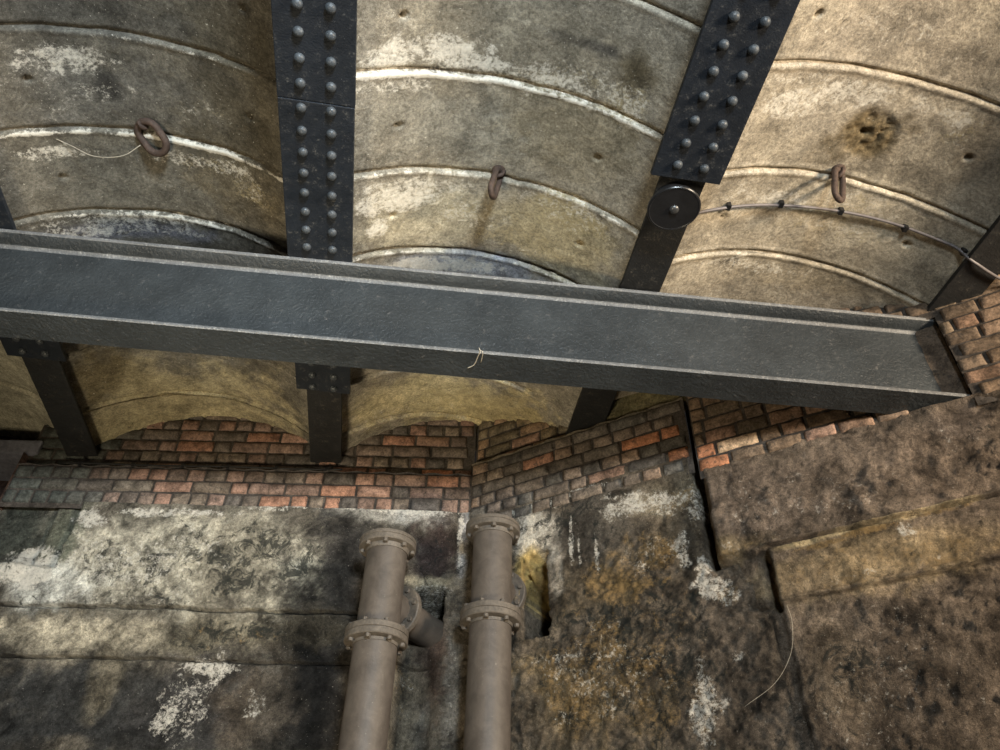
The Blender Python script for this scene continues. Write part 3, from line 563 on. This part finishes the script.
# ------------------------------------------------------------------ girders
def rivet_mesh():
    bm = bmesh.new(); add_lathe(bm, (0, 0, 0), (0, 0, -1), [(.0, -.004), (.017, -.004), (.0205, .001), (.0200, .007), (.0170, .013), (.0115, .0175), (.005, .0195), (0, .02)], 16)
    me = bpy.data.meshes.new('rivet'); bmesh.ops.recalc_face_normals(bm, faces=bm.faces[:]); bm.to_mesh(me); bm.free()
    me.polygons.foreach_set('use_smooth', [True]*len(me.polygons)); me.materials.append(M_RIVET); return me
RIV = rivet_mesh()
def girder(k, y0, y1, plates, rivets, label):
    x = GX[k]; g = empty('iron_girder', (x, (y0+y1)/2, 2.8)); tag(g, label, 'girder', 'riveted girders between the vaults')
    bm = bmesh.new(); add_box(bm, (x-.012, y0, 2.81), (x+.012, y1, 3.25)); obj('web', bm, M_IRON2, g)
    bm = bmesh.new(); add_box(bm, (x-.098, y0, 2.798), (x+.098, y1, 2.82), .004); obj('bottom_flange', bm, M_IRON2, g)
    for s in (-1, 1):      # root angles under the vault springing
        bm = bmesh.new(); add_box(bm, (x+s*.012, y0, 2.8201), (x+s*.075, y1, 2.833)); add_box(bm, (x+s*.012, y0, 2.8201), (x+s*.026, y1, 2.89)); obj('flange_angle', bm, M_IRON2, g)
    for (a, b, z, w) in plates:
        bm = bmesh.new(); add_box(bm, (x-w, a, z), (x+w, b, 2.799), .003); obj('cover_plate', bm, M_IRON, g)
    for (rx, ry, rz) in rivets:
        r = bpy.data.objects.new('rivet', RIV); C.objects.link(r); r.parent = g; r.location = (rx-x, ry-(y0+y1)/2, rz-2.8)
    return g
riv1 = []
for k in range(23):
    yy = 1.205+.1007*k
    if yy > 3.44: continue
    z = 2.7765 if yy < 1.655 else 2.772
    riv1 += [(-.5725, yy+.003, z), (-.456, yy, z)]
girder(1, .5, 4.25, [(.5, 1.682, 2.7765, .150), (1.684, 3.46, 2.772, .148)], riv1, 'straight iron girder left of centre with two rivet rows and a butt joint')
riv2 = [(x, 1.0+.1025*k+.002, 2.775) for k in range(8) for x in (.956, 1.0695)]
girder(2, .4, 3.75, [(.4, 1.787, 2.775, .150)], riv2, 'iron girder right of centre whose riveted plate ends short of the round black box')
riv0 = [(x, 2.2+.1*k, 2.775) for k in range(13) for x in (-2.098, -1.982)]
girder(0, .9, 4.55, [(.9, 3.455, 2.775, .152)], riv0, 'sooty black iron girder at the left edge, mostly seen below the crossing beam')
girder(3, .3, 2.45, [], [], 'iron girder at the right edge resting on the brick wall beyond the cable')

# ------------------------------------------------------------------ crossing beam (rolled joist)
bx = lambda s: Vector((-1.944+.999*s, 2.542-.0427*s, 0))
beam = empty('steel_crossing_beam', (0, 2.46, 2.28)); tag(beam, 'deep blue-grey rolled steel beam crossing under the girders from left into the right wall', 'beam')
def prism(bm, prof, s0, s1):
    nrm_ = Vector((.0427, .999, 0)); rows = []
    NS = 60
    for i in range(NS+1):
        c = bx(s0+(s1-s0)*i/NS); rows.append([bm.verts.new(c+nrm_*q+Vector((0, 0, h))) for q, h in prof])
    n = len(prof)
    for A, Bq in zip(rows, rows[1:]):
        for k in range(n):
            f = bm.faces.new((A[k], A[(k+1) % n], Bq[(k+1) % n], Bq[k]))
            pa, pb = prof[k], prof[(k+1) % n]
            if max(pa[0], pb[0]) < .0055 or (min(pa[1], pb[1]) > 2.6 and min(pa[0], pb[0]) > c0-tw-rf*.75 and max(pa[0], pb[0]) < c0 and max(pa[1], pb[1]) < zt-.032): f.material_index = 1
    bm.faces.new(rows[0][::-1]); bm.faces.new(rows[-1])
S0, S1 = -1.6, 4.62
W2 = .172; c0 = W2/2
def fil(cx, cz, r, a0, a1, n=6): return [(cx+r*math.cos(a0+(a1-a0)*i/n), cz+r*math.sin(a0+(a1-a0)*i/n)) for i in range(n+1)]
zb, zt, tf, tw, rf = 2.268, 2.771, .020, .009, .020
# bottom flange: tapered upper faces with rounded toes
bot = [(.004, zb), (W2-.004, zb), (W2, zb+.004), (W2, zb+tf-.006), (W2-.005, zb+tf)]+[(c0+tw+rf, zb+tf+.010)]+fil(c0+tw+rf, zb+tf+.010+rf, rf, -PI/2, -PI)[1:]+fil(c0-tw-rf, zb+tf+.010+rf, rf, 0, -PI/2)+[(.005, zb+tf), (0, zb+tf-.006), (0, zb+.004)]
top = [(q, zb+zt-h) for q, h in bot][::-1]
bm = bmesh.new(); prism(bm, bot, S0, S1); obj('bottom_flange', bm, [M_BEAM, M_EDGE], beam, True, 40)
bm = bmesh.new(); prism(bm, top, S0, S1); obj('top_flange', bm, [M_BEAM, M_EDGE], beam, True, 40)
bm = bmesh.new(); prism(bm, [(c0-tw, zb+.04), (c0+tw, zb+.04), (c0+tw, zt-.04), (c0-tw, zt-.04)], S0, S1); obj('web', bm, M_BEAM, beam)

# ------------------------------------------------------------------ drainpipes
def bolt(bm, c, ax, r=.011, h=.012):
    add_lathe(bm, c, ax, [(0, -.002), (r, -.002), (r, h*.8), (r*.8, h), (0, h)], 6)
def hexring(parent, c, ax, R, n, ph, h=.013):
    u, w = frame(ax)
    for k in range(n):
        a = 2*PI*k/n+ph; bm = bmesh.new(); bolt(bm, Vector(c)+(u*math.cos(a)+w*math.sin(a))*R, ax, .0135, h)
        obj('bolt', bm, M_FLANGE, parent)
def drainpipe(x, y, zmid, ztop, label, bdir):
    p = empty('drainpipe', (x, y, -1.6)); tag(p, label, 'pipe', 'cast iron drainpipes on the back wall')
    r = .107
    bm = bmesh.new(); add_tube(bm, [(x, y, -1.6), (x, y, -.3), (x, y, .7), (x, y, zmid-.045)], r, 40); obj('lower_pipe', bm, M_PIPE, p, True, 40)
    bm = bmesh.new(); add_tube(bm, [(x, y, zmid+.045), (x, y, (zmid+ztop)/2), (x, y, ztop-.03)], r*.985, 40); obj('upper_pipe', bm, M_PIPE, p, True, 40)
    up = (0, 0, 1)
    bm = bmesh.new(); add_lathe(bm, (x, y, zmid), up, [(r-.02, -.047), (r+.005, -.05), (r+.008, -.036), (r+.044, -.033), (r+.048, -.029), (r+.048, -.003), (r+.043, -.0005), (r+.043, .0005), (r+.048, .003), (r+.048, .029), (r+.044, .033), (r+.008, .036), (r+.004, .05), (r-.02, .047)], 48)
    fl_ = obj('collar_flange', bm, M_FLANGE, p, True, 35)
    hexring(fl_, (x, y, zmid-.033), (0, 0, -1), r+.027, 8, .3, .017); hexring(fl_, (x, y, zmid+.033), up, r+.027, 8, .3, .017)
    bm = bmesh.new(); add_lathe(bm, (x, y, ztop), up, [(r-.02, -.055), (r+.004, -.055), (r+.010, -.032), (r+.039, -.029), (r+.042, -.025), (r+.042, -.003), (r+.038, 0), (r+.038, .001), (r+.042, .003), (r+.042, .02), (r+.037, .024), (0, .024)], 48)
    tf_ = obj('top_flange', bm, M_FLANGE, p, True, 35)
    hexring(tf_, (x, y, ztop-.029), (0, 0, -1), r+.024, 8, .1, .017)
    # branch behind, turning into the wall
    d = Vector(bdir).normalized(); zc = (zmid+ztop)/2-.06
    c = Vector((x, y, zc)); bm = bmesh.new(); add_tube(bm, [c+d*.04, c+d*.15, c+d*.5], .085, 32)
    br = obj('branch_pipe', bm, M_PIPE, p, True, 40)
    bm = bmesh.new(); add_lathe(bm, c+d*.135, d, [(.07, -.004), (.132, -.004), (.137, 0), (.137, .026), (.132, .03), (.07, .026)], 40); bf = obj('branch_flange', bm, M_FLANGE, br, True, 35)
    hexring(bf, c+d*.131, -d, .115, 8, .2)
drainpipe(-.055, 3.75, 1.515, 2.015, 'left drainpipe, lower of the two tops, against the sooty black wall', (.62, .78, 0))
drainpipe(.503, 3.75, 1.66, 2.165, 'right drainpipe, taller top, beside the yellow lined niche', (.5, .86, 0))

# ------------------------------------------------------------------ iron rings
def ring(loc, L_, Wd, bar, rot, label, flat=False):
    e = empty('iron_ring', loc); tag(e, label, 'ring', 'lifting rings in the vault joints')
    R = Matrix.Rotation(rot[2], 3, 'Z') @ Matrix.Rotation(rot[1], 3, 'Y') @ Matrix.Rotation(rot[0], 3, 'X')
    pts = []; n = 36; st = (L_-Wd)/2
    for i in range(n):
        a = 2*PI*i/n; x_, z_ = math.cos(a)*Wd/2, math.sin(a)*Wd/2+(st if math.sin(a) >= 0 else -st)
        pts.append(Vector(loc)+R @ Vector((x_, 0, z_-L_/2+.01)))
    bm = bmesh.new(); add_tube(bm, pts, bar, 12, True); obj('link', bm, M_RUST, e, True)
    # staple that holds it
    pts = []
    for i in range(13):
        a = PI*i/12; pts.append(Vector(loc)+R @ Vector((0, math.cos(a)*.022, .012-math.sin(a)*.030)))
    pts = [pts[0]+Vector((0, 0, .05))]+pts+[pts[-1]+Vector((0, 0, .05))]
    bm = bmesh.new(); add_tube(bm, pts, .0095, 10); obj('staple', bm, M_RUST, e, True)
    bm = bmesh.new(); add_lathe(bm, Vector(loc)+Vector((0, 0, .03)), (0, 0, -1), [(0, -.02), (.036, -.02), (.034, .012), (.026, .018), (0, .019)], 18); obj('base_plate', bm, M_RUST, e, True, 40)
ring((.263, 2.105, 3.098), .165, .068, .014, (.2, .0, math.radians(70)), 'rusty iron ring hanging edge-on from the middle vault')
ring((1.774, 1.80, 3.03), .165, .068, .014, (.30, 0, math.radians(34)), 'rusty iron ring hanging just above the cable in the right vault')
ring((-1.36, 2.14, 3.135), .150, .105, .0165, (math.radians(72), 0, math.radians(-38)), 'rusty iron ring folded against the left vault with a cobweb')

# ------------------------------------------------------------------ round box, cable, conduit
bxo = empty('round_junction_box', (.993, 1.90, 2.7975)); tag(bxo, 'round black box with a domed screw under the girder, cable running off right', 'junction box')
bc = (.993, 1.90, 2.7975)
bm = bmesh.new(); add_lathe(bm, bc, (0, 0, -1), [(0, 0), (.075, 0), (.078, .003), (.078, .055), (.074, .058), (0, .058)], 40); obj('body', bm, M_BLACK, bxo, True, 35)
bm = bmesh.new(); add_lathe(bm, bc, (0, 0, -1), [(0, .0575), (.107, .0575), (.112, .061), (.113, .075), (.110, .079), (.105, .080), (.103, .0785), (0, .0785)], 48); lid = obj('lid', bm, M_BLACK, bxo, True, 35)
bm = bmesh.new(); add_lathe(bm, (bc[0], bc[1], bc[2]-.078), (0, 0, -1), [(.021, -.001), (.020, .006), (.014, .011), (.006, .0125), (0, .0125)], 20); o = obj('screw', bm, plain('dull steel', (.10, .10, .10), .35, 100, .1, .05, .6), lid, True); o['label'] = 'dull steel screw'
def smooth(pts, n=10):
    out = []; P = [Vector(p) for p in pts]; P = [P[0]*2-P[1]]+P+[P[-1]*2-P[-2]]
    for i in range(1, len(P)-2):
        for k in range(n):
            t = k/n; a, b, c, d = P[i-1:i+3]
            out.append(.5*((2*b)+(c-a)*t+(2*a-5*b+4*c-d)*t*t+(3*b-a-3*c+d)*t**3))
    out.append(P[-2]); return out
vzf = lambda X: float(vault_z(np.array([X]), 3)[0])
cpts = [(1.06, 1.955, 2.765), (1.10, 1.98, 2.80), (1.168, 1.996, vzf(1.168)-.022), (1.308, 1.996, vzf(1.308)-.026)]+[(xx, 1.992+.006*math.sin(xx*5), vzf(xx)-.025) for xx in (1.45, 1.58, 1.73, 1.88, 2.03, 2.18, 2.32, 2.40)]+[(2.45, 2.0, 2.80), (2.50, 2.015, 2.782), (2.56, 2.04, 2.780), (2.66, 2.075, 2.782), (2.78, 2.09, 2.784)]
cab = empty('electrical_cable', (1.06, 1.955, 2.765)); tag(cab, 'thin grey cable clipped across the right vault from the round black box', 'cable')
bm = bmesh.new(); add_tube(bm, smooth(cpts), .0072, 10); obj('sheath', bm, M_CABLE, cab, True)
for xx in (1.308, 1.579, 1.878, 2.181, 2.43):
    zz = vzf(xx)-.025; yy = 1.993
    bm = bmesh.new(); add_box(bm, (xx-.011, yy-.016, zz-.011), (xx+.011, yy+.014, zz+.03), .003); obj('cable_clip', bm, M_BLACK, cab)
con = empty('conduit', (-1.3, 4.2, 2.71)); tag(con, 'thin dark conduit clipped along the brick ledge of the back wall', 'conduit')
us = np.linspace(1.18, 2.93, 14); xy, n = back_path(us); cp = [(*(xy[i]+n[i]*.012), 2.716+.002*math.sin(i)) for i in range(14)]
bm = bmesh.new(); add_tube(bm, smooth(cp, 4), .006, 10); obj('tube', bm, M_IRON2, con, True)
for sx in (1.30, 1.63, 1.94, 2.22, 2.52, 2.83):
    xy, n = back_path(np.array([sx])); q = xy[0]+n[0]*.012
    bm = bmesh.new(); add_box(bm, (q[0]-.011, q[1]-.010, 2.703), (q[0]+.011, q[1]+.035, 2.727), .003); obj('conduit_clip', bm, M_BLACK, con)

# ------------------------------------------------------------------ cobwebs
def cobweb(strands, label):
    bm = bmesh.new()
    for pts, r in strands: add_tube(bm, smooth(pts, 6), r, 5)
    tag(obj('cobweb', bm, M_WEB, None, True), label, 'cobweb')
cobweb([([(-1.34, 2.17, 3.02), (-1.42, 2.22, 2.99), (-1.55, 2.25, 3.0), (-1.66, 2.24, 3.04), (-1.80, 2.17, 3.03)], .0018)], 'loose cobweb strand sagging left from the folded ring')
cobweb([([(.245, 2.44, 2.29), (.25, 2.437, 2.262), (.245, 2.46, 2.262), (.235, 2.52, 2.262), (.21, 2.55, 2.264)], .0022), ([(.25, 2.437, 2.275), (.262, 2.44, 2.262), (.262, 2.50, 2.262)], .0018)], 'small pale cobweb strand stuck under the middle of the crossing beam')
def cpt(s, z, d): q = PC0+DC*s+nrm(DC)*d; return (q[0], q[1], z)
cobweb([([cpt(.27, 1.47, .0), cpt(.28, 1.38, .035), cpt(.25, 1.25, .05), cpt(.16, 1.15, .03), cpt(.02, 1.08, .02)], .0008)], 'long cobweb strand drooping below the end of the stone ledge')

# ------------------------------------------------------------------ light
def area(name, loc, aim, size, power, col, spread=180):
    l = bpy.data.lights.new(name, 'AREA'); l.shape = 'DISK'; l.size = size; l.energy = power; l.color = col; l.spread = math.radians(spread)
    o = bpy.data.objects.new(name, l); C.objects.link(o); o.location = loc
    o.rotation_euler = (Vector(aim)-Vector(loc)).to_track_quat('-Z', 'Y').to_euler(); return o
area('warm_lamp', (4.4, -1.1, 1.5), (1.5, 2.4, 2.5), .9, 460, (1., .83, .62))
area('daylight', (.6, -3.0, 1.15), (-1., 3.2, 2.4), .9, 125, (.80, .92, 1.), 80)
area('low_fill', (-1.5, .9, -1.35), (-.4, 3.75, 3.1), .8, 30, (1., .85, .60), 70)  # added fill from below, brightens the vaults beyond the beam; no visible source
w = bpy.data.worlds.new('World'); bpy.context.scene.world = w; w.use_nodes = True
w.node_tree.nodes['Background'].inputs[0].default_value = (.55, .56, .6, 1); w.node_tree.nodes['Background'].inputs[1].default_value = .03

# ------------------------------------------------------------------ camera
cam = bpy.data.cameras.new('Camera'); co = bpy.data.objects.new('Camera', cam); C.objects.link(co)
cam.sensor_width = 36; cam.sensor_fit = 'HORIZONTAL'; cam.lens = 778.216/1000*36; cam.clip_start = .05
co.matrix_world = Matrix(((CAMM[0][0], CAMM[0][1], CAMM[0][2], 0), (CAMM[1][0], CAMM[1][1], CAMM[1][2], 0), (CAMM[2][0], CAMM[2][1], CAMM[2][2], 0), (0, 0, 0, 1)))
sc = bpy.context.scene; sc.camera = co
sc.view_settings.view_transform = 'Standard'; sc.view_settings.look = 'None'; sc.view_settings.gamma = 1; sc.view_settings.use_curve_mapping = False
sc.view_settings.exposure = -0.12
